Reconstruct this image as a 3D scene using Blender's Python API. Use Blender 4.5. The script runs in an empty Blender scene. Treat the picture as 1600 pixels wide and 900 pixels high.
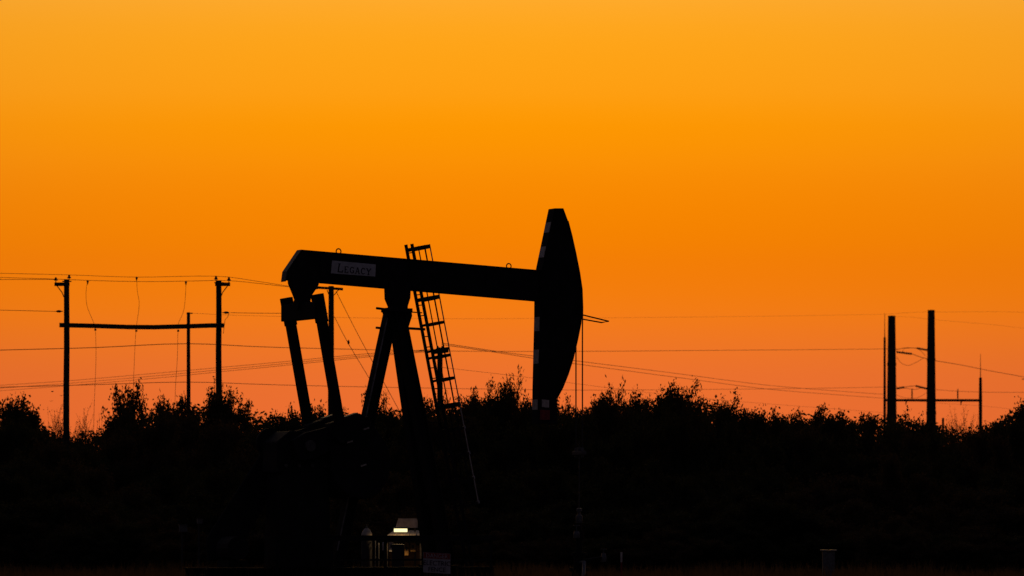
import bpy, math, random
import numpy as np
from mathutils import Vector, Matrix

# ------------------------------------------------------------------ camera
sc = bpy.context.scene
COL = sc.collection
F = 6600.0          # focal length in photo pixels (1600 wide)
HZ = 820.0          # photo row of the horizon
EYE = 1.7
cd = bpy.data.cameras.new('camera'); cam = bpy.data.objects.new('camera', cd); COL.objects.link(cam)
cam.location = (0, 0, EYE); cam.rotation_euler = (math.pi/2, 0, 0)
cd.sensor_width = 36.0; cd.lens = 36.0*F/1600.0
cd.shift_y = (HZ-450.0)/1600.0
cd.clip_start = 1.0; cd.clip_end = 30000.0
cd.dof.use_dof = True; cd.dof.focus_distance = 121.0; cd.dof.aperture_fstop = 2.4   # long lens wide open, focused on the pumpjack
sc.camera = cam

# ------------------------------------------------------------------ sky
SUN_EL = math.radians(0.0)
SUN_ROT = math.radians(0.0)
wd = bpy.data.worlds.new("World"); sc.world = wd; wd.use_nodes = True
nt = wd.node_tree; N = nt.nodes; Lk = nt.links
bg = N['Background']; bg.inputs['Strength'].default_value = 0.12
sky = N.new('ShaderNodeTexSky'); sky.sky_type = 'NISHITA'; sky.sun_disc = False
sky.sun_elevation = SUN_EL; sky.sun_rotation = SUN_ROT
sky.air_density = 1.0; sky.dust_density = 4.0; sky.ozone_density = 1.0
tc = N.new('ShaderNodeTexCoord')
# sunset afterglow: dusty orange band round the sun's azimuth, fading into dim violet dusk
sep = N.new('ShaderNodeSeparateXYZ'); Lk.new(tc.outputs['Generated'], sep.inputs['Vector'])
az = N.new('ShaderNodeMath'); az.operation = 'ARCTAN2'
Lk.new(sep.outputs['X'], az.inputs[0]); Lk.new(sep.outputs['Y'], az.inputs[1])
off = N.new('ShaderNodeMath'); off.operation = 'SUBTRACT'; off.inputs[1].default_value = SUN_ROT
Lk.new(az.outputs['Value'], off.inputs[0])
ab = N.new('ShaderNodeMath'); ab.operation = 'ABSOLUTE'; Lk.new(off.outputs['Value'], ab.inputs[0])
mr = N.new('ShaderNodeMapRange'); mr.interpolation_type = 'SMOOTHSTEP'; mr.inputs['From Min'].default_value = 0.0; mr.inputs['From Max'].default_value = math.radians(52)
mr.inputs['To Min'].default_value = 1.0; mr.inputs['To Max'].default_value = 0.0
Lk.new(ab.outputs['Value'], mr.inputs['Value'])
pw = N.new('ShaderNodeMath'); pw.operation = 'POWER'; pw.inputs[1].default_value = 2.0
Lk.new(mr.outputs['Result'], pw.inputs[0])
ramp = N.new('ShaderNodeValToRGB'); cr_ = ramp.color_ramp; cr_.interpolation = 'CARDINAL'
STOPS = [(0.0, (0.86,0.155,0.034)), (0.028, (0.84,0.158,0.031)), (0.0386, (0.85,0.172,0.023)), (0.050, (0.90,0.200,0.008)), (0.0644, (0.91,0.216,0.001)),
         (0.084, (0.96,0.272,0.001)), (0.099, (1.0,0.335,0.004)), (0.124, (1.03,0.405,0.026)), (0.20, (0.90,0.47,0.10)), (0.36, (0.48,0.33,0.17)), (0.65, (0.14,0.12,0.12)), (1.0, (0.045,0.045,0.06))]
while len(cr_.elements) < len(STOPS): cr_.elements.new(0.5)
for e_, (p_, c_) in zip(cr_.elements, STOPS): e_.position = p_
for e_, (p_, c_) in zip(cr_.elements, STOPS): e_.color = (*c_, 1)
Lk.new(sep.outputs['Z'], ramp.inputs['Fac'])
gl = N.new('ShaderNodeVectorMath'); gl.operation = 'SCALE'; gl.inputs['Scale'].default_value = 1.0/0.12
Lk.new(ramp.outputs['Color'], gl.inputs[0])
mul = N.new('ShaderNodeMix'); mul.data_type = 'RGBA'; mul.blend_type = 'MULTIPLY'; mul.inputs['Factor'].default_value = 1.0
mul.inputs['B'].default_value = (0.86, 0.66, 0.98, 1)
Lk.new(sky.outputs['Color'], mul.inputs['A'])
fin = N.new('ShaderNodeMix'); fin.data_type = 'RGBA'
Lk.new(pw.outputs['Value'], fin.inputs['Factor']); Lk.new(mul.outputs['Result'], fin.inputs['A']); Lk.new(gl.outputs['Vector'], fin.inputs['B'])
Lk.new(fin.outputs['Result'], bg.inputs['Color'])

# ------------------------------------------------------------------ sun (already on the horizon, very weak)
sl = bpy.data.lights.new('sun', 'SUN'); sl.energy = 0.08; sl.angle = math.radians(3.0); sl.color = (1.0, 0.55, 0.22)
so = bpy.data.objects.new('sun', sl); COL.objects.link(so)
sd = Vector((math.sin(SUN_ROT), math.cos(SUN_ROT), math.tan(math.radians(0.8))))
so.rotation_euler = sd.to_track_quat('Z', 'Y').to_euler()

sc.view_settings.view_transform = 'Standard'; sc.view_settings.look = 'None'
sc.view_settings.gamma = 1.0; sc.view_settings.use_curve_mapping = False
sc.view_settings.exposure = 0.0

# ------------------------------------------------------------------ helpers
def W(px, py, Y):
    """point of the place that is Y metres away and seen at a photo pixel"""
    return Vector(((px-800.0)/F*Y, Y, EYE+(HZ-py)/F*Y))
def tag(o, label=None, cat=None, group=None, kind=None):
    if label: o['label'] = label
    if cat: o['category'] = cat
    if group: o['group'] = group
    if kind: o['kind'] = kind
    return o
def empty(name, loc, rz=0.0):
    o = bpy.data.objects.new(name, None); COL.objects.link(o)
    o.location = loc; o.rotation_euler = (0, 0, rz); o.empty_display_size = 0.3
    return o

def mat(name, c1, c2=None, rough=0.7, scale=6.0, metal=0.0, bump=0.0, spec=0.4, detail=5.0):
    m = bpy.data.materials.new(name); m.use_nodes = True
    n = m.node_tree.nodes; l = m.node_tree.links; b = n['Principled BSDF']
    b.inputs['Roughness'].default_value = rough; b.inputs['Metallic'].default_value = metal
    b.inputs['Specular IOR Level'].default_value = spec
    if c2 is None: c2 = tuple(x*0.7 for x in c1)
    t = n.new('ShaderNodeTexCoord'); ns = n.new('ShaderNodeTexNoise')
    ns.inputs['Scale'].default_value = scale; ns.inputs['Detail'].default_value = detail
    l.new(t.outputs['Object'], ns.inputs['Vector'])
    r = n.new('ShaderNodeValToRGB')
    r.color_ramp.elements[0].position = 0.35; r.color_ramp.elements[1].position = 0.68
    r.color_ramp.elements[0].color = (*c2, 1); r.color_ramp.elements[1].color = (*c1, 1)
    l.new(ns.outputs['Fac'], r.inputs['Fac']); l.new(r.outputs['Color'], b.inputs['Base Color'])
    if bump:
        bp = n.new('ShaderNodeBump'); bp.inputs['Strength'].default_value = bump; bp.inputs['Distance'].default_value = 0.02
        l.new(ns.outputs['Fac'], bp.inputs['Height']); l.new(bp.outputs['Normal'], b.inputs['Normal'])
    return m
def emit(name, c, s):
    m = bpy.data.materials.new(name); m.use_nodes = True
    b = m.node_tree.nodes['Principled BSDF']
    b.inputs['Base Color'].default_value = (*c, 1)
    b.inputs['Emission Color'].default_value = (*c, 1); b.inputs['Emission Strength'].default_value = s
    return m

M = dict(
    black=mat('black_machine_paint', (0.022, 0.020, 0.020), (0.012, 0.010, 0.010), rough=0.7, scale=3, spec=0.12),
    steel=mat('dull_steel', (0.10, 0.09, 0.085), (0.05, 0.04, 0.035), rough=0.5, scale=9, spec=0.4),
    bare=mat('worn_bright_steel', (0.55, 0.53, 0.50), (0.35, 0.32, 0.30), rough=0.35, scale=14, metal=0.6),
    mottled=mat('mottled_grey_paint', (0.34, 0.31, 0.29), (0.10, 0.09, 0.085), rough=0.6, scale=5),
    galv=mat('galvanised_steel', (0.16, 0.16, 0.165), (0.09, 0.09, 0.095), rough=0.5, scale=12, metal=0.3),
    white=mat('white_paint', (0.70, 0.68, 0.68), (0.55, 0.52, 0.52), rough=0.6, scale=8),
    dirty=mat('weathered_white_board', (0.50, 0.46, 0.47), (0.34, 0.30, 0.31), rough=0.7, scale=7),
    reflect=mat('white_reflective_tape', (0.78, 0.68, 0.58), (0.52, 0.44, 0.38), rough=0.5, scale=10),
    ink=mat('black_lettering', (0.02, 0.016, 0.03), (0.012, 0.01, 0.02), rough=0.6, scale=10),
    red=mat('red_sign_paint', (0.35, 0.035, 0.03), (0.22, 0.02, 0.02), rough=0.6, scale=10),
    wood=mat('creosoted_pole_wood', (0.045, 0.03, 0.022), (0.022, 0.015, 0.012), rough=0.85, scale=5, bump=0.3),
    corten=mat('weathered_steel_pole', (0.06, 0.035, 0.03), (0.035, 0.022, 0.022), rough=0.8, scale=2.5, spec=0.2),
    wire=mat('dark_wire', (0.05, 0.045, 0.04), (0.03, 0.027, 0.025), rough=0.6, scale=4),
    porc=mat('brown_porcelain', (0.06, 0.03, 0.022), (0.04, 0.02, 0.015), rough=0.3, scale=4),
    bark=mat('mesquite_bark', (0.035, 0.026, 0.02), (0.018, 0.014, 0.011), rough=0.9, scale=9, bump=0.4),
    leaf=mat('mesquite_leaf', (0.055, 0.050, 0.020), (0.028, 0.030, 0.012), rough=0.8, scale=1.3, spec=0.15),
    leaf_dry=mat('dry_brush_leaf', (0.12, 0.08, 0.04), (0.055, 0.04, 0.02), rough=0.85, scale=1.1, spec=0.15),
    grass=mat('dry_grass', (0.11, 0.07, 0.035), (0.05, 0.035, 0.017), rough=0.9, scale=0.6, spec=0.1),
    soil=mat('dry_soil', (0.13, 0.085, 0.055), (0.07, 0.05, 0.032), rough=0.95, scale=0.25, bump=0.5, spec=0.1),
    tan=mat('tan_painted_metal', (0.62, 0.52, 0.40), (0.50, 0.41, 0.31), rough=0.55, scale=9),
    amber=mat('ochre_board', (0.30, 0.17, 0.05), (0.18, 0.10, 0.035), rough=0.8, scale=6),
    grime=mat('dark_grey_cabinet', (0.03, 0.028, 0.03), (0.02, 0.018, 0.02), rough=0.6, scale=6),
    lamp=emit('lamp_glow', (1.0, 0.86, 0.40), 1.6),
    bird=mat('bird_plumage', (0.03, 0.025, 0.022), rough=0.9),
)

def translucent(m, c, f):
    n = m.node_tree.nodes; l = m.node_tree.links; b = n['Principled BSDF']; o = n['Material Output']
    t = n.new('ShaderNodeBsdfTranslucent'); t.inputs['Color'].default_value = (*c, 1)
    x = n.new('ShaderNodeMixShader'); x.inputs['Fac'].default_value = f
    l.new(b.outputs['BSDF'], x.inputs[1]); l.new(t.outputs['BSDF'], x.inputs[2]); l.new(x.outputs['Shader'], o.inputs['Surface'])
translucent(M['leaf'], (0.055, 0.05, 0.018), 0.4); translucent(M['leaf_dry'], (0.09, 0.055, 0.02), 0.4); translucent(M['grass'], (0.17, 0.10, 0.045), 0.45)

class MB:
    def __init__(s): s.v = []; s.f = []
    def add(s, vs, fs):
        o = len(s.v); s.v += [tuple(v) for v in vs]; s.f += [tuple(i+o for i in f) for f in fs]; return s
    def bar(s, p0, p1, wv, hv, taper=1.0):
        p0, p1, wv, hv = Vector(p0), Vector(p1), Vector(wv), Vector(hv)
        vs = [p0-wv-hv, p0+wv-hv, p0+wv+hv, p0-wv+hv]
        wv, hv = wv*taper, hv*taper
        vs += [p1-wv-hv, p1+wv-hv, p1+wv+hv, p1-wv+hv]
        return s.add(vs, [(3,2,1,0),(4,5,6,7),(0,1,5,4),(1,2,6,5),(2,3,7,6),(3,0,4,7)])
    def box(s, c, d):
        c = Vector(c); return s.bar(c-Vector((d[0]/2,0,0)), c+Vector((d[0]/2,0,0)), (0,d[1]/2,0), (0,0,d[2]/2))
    def ibeam(s, p0, p1, wv, hv, ft, wt):
        """I section: flanges across wv at +-hv"""
        p0, p1, wv, hv = Vector(p0), Vector(p1), Vector(wv), Vector(hv)
        hn = hv.normalized(); wn = wv.normalized()
        for sg in (-1, 1):
            o = hv*sg - hn*sg*ft/2
            s.bar(p0+o, p1+o, wv, hn*ft/2)
        s.bar(p0, p1, wn*wt/2, hv-hn*ft)
        return s
    def tube(s, pts, r, n=6, r2=None, caps=True):
        pts = [Vector(p) for p in pts]; m = len(pts)
        rs = r if isinstance(r, (list, tuple)) else [r+(0 if r2 is None else (r2-r)*i/(m-1)) for i in range(m)]
        o = len(s.v); ref = None
        for i, p in enumerate(pts):
            d = (pts[min(i+1, m-1)]-pts[max(i-1, 0)]).normalized()
            if ref is None: ref = Vector((1,0,0)) if abs(d.x) < 0.8 else Vector((0,1,0))
            a = (ref-d*ref.dot(d)).normalized(); b = d.cross(a); ref = a
            for k in range(n):
                t = 2*math.pi*k/n; q = p+(a*math.cos(t)+b*math.sin(t))*rs[i]; s.v.append(tuple(q))
        for i in range(m-1):
            for k in range(n):
                k2 = (k+1) % n
                s.f.append((o+i*n+k, o+i*n+k2, o+(i+1)*n+k2, o+(i+1)*n+k))
        if caps:
            s.f.append(tuple(o+k for k in reversed(range(n)))); s.f.append(tuple(o+(m-1)*n+k for k in range(n)))
        return s
    def prism(s, poly, a, b):
        """poly of 3d points, extruded between offsets a and b (vectors)"""
        n = len(poly); a, b = Vector(a), Vector(b)
        vs = [Vector(p)+a for p in poly]+[Vector(p)+b for p in poly]
        fs = [tuple(range(n)), tuple(reversed(range(n, 2*n)))]
        fs += [(i, i+n, (i+1) % n+n, (i+1) % n) for i in range(n)]
        return s.add(vs, fs)
    def lathe(s, c, prof, n=16):
        """prof: list of (r, z) about vertical axis at c"""
        c = Vector(c); o = len(s.v); m = len(prof)
        for r, z in prof:
            for k in range(n):
                t = 2*math.pi*k/n; s.v.append((c.x+r*math.cos(t), c.y+r*math.sin(t), c.z+z))
        for i in range(m-1):
            for k in range(n):
                k2 = (k+1) % n; s.f.append((o+i*n+k, o+i*n+k2, o+(i+1)*n+k2, o+(i+1)*n+k))
        s.f.append(tuple(o+k for k in reversed(range(n)))); s.f.append(tuple(o+(m-1)*n+k for k in range(n)))
        return s
    def build(s, name, material, parent=None, smooth=False, bevel=0.0):
        me = bpy.data.meshes.new(name); me.from_pydata(s.v, [], s.f); me.update()
        me.materials.append(M[material])
        if smooth:
            me.polygons.foreach_set('use_smooth', [True]*len(me.polygons))
        o = bpy.data.objects.new(name, me); COL.objects.link(o)
        if parent is not None: o.parent = parent
        if bevel:
            md = o.modifiers.new('bevel', 'BEVEL'); md.width = bevel; md.segments = 2; md.limit_method = 'ANGLE'
        return o

def text_mesh(name, s, size, material, parent, loc, rot, align='CENTER', thick=0.004, sx=1.0):
    c = bpy.data.curves.new(name, 'FONT'); c.body = s; c.size = size; c.align_x = align; c.extrude = thick; c.resolution_u = 2
    t = bpy.data.objects.new(name+'_tmp', c); COL.objects.link(t)
    bpy.context.view_layer.update()
    me = bpy.data.meshes.new_from_object(t.evaluated_get(bpy.context.evaluated_depsgraph_get()))
    bpy.data.objects.remove(t)
    me.materials.clear(); me.materials.append(M[material])
    o = bpy.data.objects.new(name, me); COL.objects.link(o); o.parent = parent; o.location = loc; o.rotation_euler = rot
    o.scale = (sx, 1, 1)
    return o

# ------------------------------------------------------------------ ground
def ground():
    g = MB(); R = 9000.0
    g.add([(-R,-200,0),(R,-200,0),(R,2*R,0),(-R,2*R,0)], [(0,1,2,3)])
    tag(g.build('ground', 'soil'), kind='structure')
    # low grassy rise of the pad in front of the brush, uneven
ground()

# ------------------------------------------------------------------ pumpjack
TH = math.radians(27.0)
BX, BY = (622-800)/F*120.0, 120.0
EX = Vector((math.cos(TH), math.sin(TH), 0)); EYV = Vector((-math.sin(TH), math.cos(TH), 0))
def T(px, py, y):
    """local (x, z) of the pumpjack plane y seen at a photo pixel"""
    d = Vector(((px-800.0)/F, 1.0, (HZ-py)/F)); c = Vector((-BX, -BY, EYE))
    t = (y-c.dot(EYV))/d.dot(EYV); p = c+d*t
    return p.dot(EX), p.z
def P3(px, py, y):
    x, z = T(px, py, y); return Vector((x, y, z))
def mir(poly, y): return [Vector((p.x, y, p.z)) for p in poly]
YV = Vector((0,1,0))

STROKES = {  # slab-serif capitals as strokes in a 0.8 x 1 cell: (x0,y0,x1,y1,halfwidth)
 'L': [(.22,0,.34,1,.075),(.2,.05,.78,.05,.06),(.2,.96,.5,.96,.04),(.76,.05,.8,.28,.05)],
 'E': [(.2,0,.2,1,.08),(.08,.05,.72,.05,.05),(.08,.95,.7,.95,.05),(.2,.5,.52,.5,.05),(.69,.05,.69,.26,.045),(.67,.95,.67,.76,.045)],
 'G': [(.62,.85,.4,.96,.06),(.4,.96,.16,.78,.07),(.16,.78,.1,.5,.08),(.1,.5,.17,.2,.08),(.17,.2,.4,.04,.07),(.4,.04,.66,.14,.06),(.66,.08,.66,.45,.07),(.48,.44,.78,.44,.045),(.66,.95,.66,.72,.04)],
 'A': [(.1,0,.4,1,.055),(.4,1,.7,0,.085),(.2,.33,.58,.33,.045),(-.02,.04,.24,.04,.045),(.54,.04,.84,.04,.045)],
 'C': [(.64,.82,.4,.96,.06),(.4,.96,.16,.78,.07),(.16,.78,.1,.5,.08),(.1,.5,.17,.2,.08),(.17,.2,.42,.04,.07),(.42,.04,.7,.2,.06),(.67,.95,.67,.7,.04)],
 'Y': [(.08,.98,.4,.45,.08),(.74,.98,.4,.45,.055),(.4,.48,.4,0,.08),(-.04,.95,.24,.95,.045),(.58,.95,.86,.95,.045),(.22,.04,.58,.04,.045)],
}
def strokes(mb, word, org, ux, uz, h, gap, out):
    org, ux, uz, out = Vector(org), Vector(ux), Vector(uz), Vector(out); cx = 0.0
    for i, ch in enumerate(word):
        hh = h*(1.35 if i == 0 else 1.0)
        for k, (x0, y0, x1, y1, w) in enumerate(STROKES[ch]):
            a = org+ux*(cx+x0*hh)+uz*y0*hh; b = org+ux*(cx+x1*hh)+uz*y1*hh
            d = (b-a).normalized(); nn = out.normalized().cross(d)
            mb.bar(a, b, nn*w*hh, out*(1+0.04*k))
        cx += hh*0.8*gap
    return mb

def pumpjack():
    root = empty('pumpjack', (BX, BY, 0), TH)
    tag(root, 'large black oil pumpjack with horsehead raised against the orange sky', 'pumpjack')
    # ---------------- walking beam
    hw = 0.15
    tl = P3(472, 390, -hw); c1 = P3(449, 424, -hw); c2 = P3(447, 437, -hw); br = P3(846, 470.8, -hw); tr = P3(846, 422.2, -hw)
    ax = (tr-tl).normalized(); up = Vector((-ax.z, 0, ax.x))
    ft = 0.035
    b = MB()
    prof = [tl, c1, c2, br, tr]
    b.prism(mir(prof, 0), -YV*0.03, YV*0.03)                        # web
    b.prism([p for p in mir([tl, tr, tr-up*ft, tl-up*ft-ax*0.02], 0)], -YV*hw, YV*hw)
    b.prism([p for p in mir([c2, br, br+up*ft, c2+up*ft], 0)], -YV*hw, YV*hw)
    # box side plates make the beam read as one solid girder
    b.prism(mir([tl-up*0.04+ax*0.03, c1+ax*0.03, c2+up*0.04+ax*0.03, br+up*0.04, tr-up*0.04], 0), -YV*(hw-0.02), YV*(hw-0.02))
    beam = b.build('walking_beam', 'black', root)
    e = MB()  # grey colour paints in the light caught by the beam's end face
    e.bar(mir([tl], 0)[0]-ax*0.012, mir([c1], 0)[0]-ax*0.012, YV*hw, ax*0.012)
    e.bar(mir([c1], 0)[0]-ax*0.012, mir([c2], 0)[0]-ax*0.012-up*0.05, YV*hw, ax*0.012)
    tag(e.build('end_plate', 'steel', beam), 'rear end plate of the beam, coloured grey as if lit')
    for px, py in ((529, 394.5), (795, 417.5)):
        c = P3(px, py, 0); m = MB()
        m.tube([c+Vector((0.075*math.cos(t), 0, 0.02+0.075*math.sin(t)+0.01)) for t in [i*math.pi/8 for i in range(-2, 11)]], 0.018, 6)
        m.build('lifting_eye', 'black', beam)
    for px in (500, 640, 700, 760):
        c = P3(px, 421.7+(px-560)*0.086, -hw); m = MB()
        m.bar(c+up*0.33-YV*0.004, c-up*0.33-YV*0.004, ax*0.012, YV*0.008)
        m.build('stiffener', 'black', beam)
    # name plate
    yp = -hw+0.01
    q = [P3(519, 407, yp), P3(587, 413.2, yp), P3(586, 432.2, yp), P3(517, 427, yp)]
    m = MB().prism(q, -YV*0.014, YV*0.006); m.build('name_plate', 'white', beam)
    ux = (q[1]-q[0]).normalized(); uz = Vector((-ux.z, 0, ux.x))
    org = P3(525.5, 425, yp-0.018)
    m = strokes(MB(), 'LEGACY', org, ux, uz, 0.185, 1.17, -YV*0.003)
    tag(m.build('lettering', 'ink', beam), 'black serif lettering reading LEGACY')
    # ---------------- horsehead
    hy = 0.19
    right = [(880,326),(887,345),(893,368),(899,395),(905,425),(909,452),(910,480),(908,505),(903,530),(896,560),(888,585),(880,605),(871,622),(871,662)]
    left = [(841,662),(842,600),(843,560),(844.5,500),(845,432),(848.5,414),(867,326)]
    R_ = [P3(x, y, -hy) for x, y in right]; L_ = [P3(x, y, -hy) for x, y in left]
    hh = MB().prism(mir(R_+L_, 0), -YV*(hy-0.03), YV*(hy-0.03))
    hh_o = hh.build('horsehead', 'black', root)
    # curved track plate the bridle rides on, and the back plate
    tp = MB()
    for i in range(12):
        a, c = mir([R_[i]], 0)[0], mir([R_[i+1]], 0)[0]; d = (c-a).normalized(); nn = Vector((d.z, 0, -d.x))
        tp.bar(a-d*0.004, c+d*0.004, YV*hy, nn*0.012)
    tp.build('track_plate', 'black', hh_o)
    bp = MB()
    for i in range(6):
        a, c = mir([L_[i]], 0)[0], mir([L_[i+1]], 0)[0]; d = (c-a).normalized(); nn = Vector((d.z, 0, -d.x))
        bp.bar(a-d*0.004, c+d*0.004, YV*hy, nn*0.012)
    bp.build('back_plate', 'black', hh_o)
    m = MB().bar(mir([L_[6]], 0)[0], mir([R_[0]], 0)[0], YV*hy, Vector((0,0,0.012))); m.build('top_plate', 'black', hh_o)
    def back_x(py):   # back edge of the near plane at a photo row
        pts = sorted(left, key=lambda p: p[1])
        for (x0, y0), (x1, y1) in zip(pts, pts[1:]):
            if y0 <= py <= y1: return x0+(x1-x0)*(py-y0)/(y1-y0)
    for y0, y1 in ((347, 363), (385, 402), (495, 517), (546, 568), (624, 640)):
        a, c = P3(back_x(y0), y0, -hy), P3(back_x(y1), y1, -hy); a.y = c.y = 0
        d = (c-a).normalized(); nn = Vector((d.z, 0, -d.x))
        if nn.x > 0: nn = -nn
        m = MB().bar(a+nn*0.016, c+nn*0.016, YV*(hy*0.86), nn*0.004)
        tag(m.build('reflective_band', 'reflect', hh_o), 'pale reflective band across the back plate')
    m = MB().prism([P3(847, 624, -hy), P3(858, 625, -hy), P3(858, 637, -hy), P3(847, 636, -hy)], -YV*0.002, YV*0.03)
    tag(m.build('decal', 'reflect', hh_o), 'small pale worn decal near the lower tip')
    m = MB().prism([P3(844, 640, -hy), P3(859, 641, -hy), P3(859, 656, -hy), P3(844, 656, -hy)], -YV*0.002, YV*0.03)
    tag(m.build('decal', 'red', hh_o), 'dull red decal under the pale one')
    # wire-line guide bracket sticking out of the front
    m = MB()
    a0, a1 = P3(900, 489.5, -0.15), P3(951, 502, -0.15); c0, c1_ = P3(898, 496.5, 0.1), P3(940, 504, 0.1)
    m.tube([a0, a1, c1_, c0], 0.022, 6); m.build('guide_bracket', 'black', hh_o)
    # ---------------- bridle, carrier bar, polished rod
    xmax = max(p.x for p in R_)-0.005
    for y in (-0.2, 0.2):
        pts = [Vector((p.x+0.02, y*0.85, p.z)) for p in R_[1:7]]
        pts += [Vector((xmax, y, R_[7].z-0.2)), Vector((xmax, y, P3(907, 706, y).z))]
        MB().tube(pts, 0.022, 6).build('bridle_cable', 'wire', root)
    zc = P3(902, 708, 0).z
    cb = MB().box((xmax, 0, zc), (0.16, 0.62, 0.12)).build('carrier_bar', 'steel', root, bevel=0.02)
    for y in (-0.2, 0.2): MB().tube([(xmax, y, zc-0.12), (xmax, y, zc+0.16)], 0.045, 8).build('cable_clamp', 'galv', cb)
    MB().tube([(xmax, 0, zc+0.35), (xmax, 0, 1.9)], 0.02, 8).build('polished_rod', 'steel', root)
    MB().box((xmax, 0, zc+0.12), (0.1, 0.12, 0.1)).build('rod_clamp', 'galv', root)
    # ---------------- tail bearing, equalizer, pitman arms
    tb = [P3(x, y, 0) for x, y in ((452,430),(453,443),(460,460),(465,474),(481,474),(484,462),(494,447),(498,434))]
    MB().prism(tb, -YV*0.16, YV*0.16).build('tail_bearing', 'black', root, bevel=0.015)
    ec = P3(472, 487, 0)
    eq = MB().bar(ec-YV*1.16, ec+YV*1.16, Vector((0.14,0,0)), Vector((0,0,0.235))).build('equalizer', 'black', root, bevel=0.02)
    MB().tube([ec+Vector((-0.2,0,0.2)), ec+Vector((0.2,0,0.2))], 0.17, 12).build('bearing_housing', 'black', eq)
    py_ = 1.06
    far0, far1 = P3(443.5, 466, py_), P3(483, 684, py_)
    nr0, nr1 = P3(499.5, 461, -py_), P3(536, 680, -py_)
    x0, z0 = (far0.x+nr0.x)/2, (far0.z+nr0.z)/2; x1, z1 = (far1.x+nr1.x)/2, (far1.z+nr1.z)/2
    for s in (-1, 1):
        a, c = Vector((x0, s*py_, z0)), Vector((x1, s*py_, z1)); d = (c-a).normalized(); nn = Vector((-d.z, 0, d.x))
        pa = MB().ibeam(a, c, YV*0.085, nn*0.135, 0.03, 0.09).build('pitman_arm', 'black', root)
        MB().bar(a-d*0.02, a+d*0.78, YV*0.13, nn*0.15).build('clevis', 'black', pa, bevel=0.015)
        MB().tube([c-YV*0.17*s, c+YV*0.13*s], 0.2, 16).build('crank_pin_bearing', 'black', pa)
    # ---------------- cranks and counterweights
    ang = math.radians(18.0); Rp = 0.92
    pin = Vector((x1, 0, z1)); sh = pin-Vector((math.cos(ang), 0, math.sin(ang)))*Rp
    ca = Vector((math.cos(ang), 0, math.sin(ang))); cn = Vector((-ca.z, 0, ca.x))
    cwp = [(515,662),(562,645.5),(575,653),(592,675),(606,697),(612,722),(607,750),(594,770),(572,780),(548,776),(528,760),(518,735)]
    cwl = mir([P3(x, y, -0.93) for x, y in cwp], 0)
    for s in (-1, 1):
        o = YV*(s*0.72)
        pf = [sh-ca*0.45-cn*0.3, sh-ca*0.45+cn*0.3, sh+cn*0.38, sh+ca*2.0+cn*0.24, sh+ca*2.0-cn*0.24, sh-cn*0.38]
        cr = MB().prism(pf, o-YV*0.11, o+YV*0.11).build('crank', 'black', root, bevel=0.02)
        ow = YV*(s*0.72)
        cw = MB().prism(cwl, ow-YV*0.21, ow+YV*0.17).build('counterweight', 'black', cr, bevel=0.03)
        q0, q1 = P3(541, 652.5, -0.93), P3(561, 645.8, -0.93)  # grey strip stands in for sky light along the counterweight's top edge
        tag(MB().bar(Vector((q0.x, s*0.72, q0.z+0.012)), Vector((q1.x, s*0.72, q1.z+0.012)), YV*0.14, Vector((0,0,0.012))).build('glint_strip', 'steel', cr), 'grey strip painted in as the sky glint on top of the counterweight')
        for (ax_, az) in ((1.15, -0.25), (1.75, -0.05), (1.35, -1.0)):
            c = sh+ca*ax_+cn*az+YV*(s*0.94)
            MB().bar(c-ca*0.09, c+ca*0.09, YV*0.035, cn*0.022).build('bolt', 'bare', cr)
    # ---------------- gearbox
    gb = [sh+Vector(p) for p in ((-0.85,0,-0.75),(-0.85,0,0.12),(-0.45,0,0.42),(0.45,0,0.42),(0.85,0,0.12),(0.85,0,-0.75))]
    g = MB().prism(gb, -YV*0.52, YV*0.52).build('gearbox', 'black', root, bevel=0.04)
    MB().tube([sh-YV*0.9, sh+YV*0.9], 0.16, 16).build('crankshaft', 'steel', g)
    for k in range(4):
        MB().tube([sh+Vector((-0.6+0.4*k, -0.53, -0.55)), sh+Vector((-0.6+0.4*k, -0.58, -0.55))], 0.05, 8).build('bolt', 'steel', g)
    pt = MB().prism([Vector((sh.x-0.8, 0, 0.5)), Vector((sh.x-0.7, 0, sh.z-0.74)), Vector((sh.x+0.7, 0, sh.z-0.74)), Vector((sh.x+0.8, 0, 0.5))], -YV*0.55, YV*0.55)
    pt.build('gearbox_pedestal', 'black', root, bevel=0.02)
    bwc = sh+Vector((-0.55, 0.62, 0.1))
    MB().tube([bwc, bwc+YV*0.1], 0.42, 24).build('brake_drum', 'black', root)
    # motor and belt guard at the tail
    mc = Vector((sh.x-2.0, 0, 1.05))
    mo = MB().tube([mc-YV*0.45, mc+YV*0.35], 0.33, 16).build('motor', 'black', root)
    MB().box((mc.x, -0.05, 0.62), (0.6, 0.8, 0.2)).build('motor_mount', 'black', mo)
    bgp = [Vector((mc.x-0.4, 0, mc.z-0.35)), Vector((mc.x-0.45, 0, mc.z+0.25)), Vector((sh.x-0.5, 0, sh.z+0.2)), Vector((sh.x+0.3, 0, sh.z+0.15)), Vector((sh.x+0.1, 0, sh.z-0.5)), Vector((mc.x+0.35, 0, mc.z-0.4))]
    MB().prism(bgp, YV*0.76, YV*0.84).build('belt_guard', 'black', root, bevel=0.03)
    # ---------------- saddle bearing and samson post
    sb = [P3(x, y, 0) for x, y in ((604,440),(605,467),(610,479),(610,488),(633,488),(633,479),(637,466),(638,444))]
    MB().prism(sb, -YV*0.2, YV*0.2).build('saddle_bearing', 'black', root, bevel=0.02)
    pc = P3(620, 485, 0)
    tpz = MB().box((pc.x, 0, pc.z), (0.66, 0.72, 0.10)).build('post_top_plate', 'black', root, bevel=0.01)
    MB().prism([P3(600, 484, 0), P3(610, 516, 0), P3(633, 516, 0), P3(640, 494, 0), P3(639, 484, 0)], -YV*0.17, YV*0.17).build('gusset', 'black', tpz)
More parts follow.
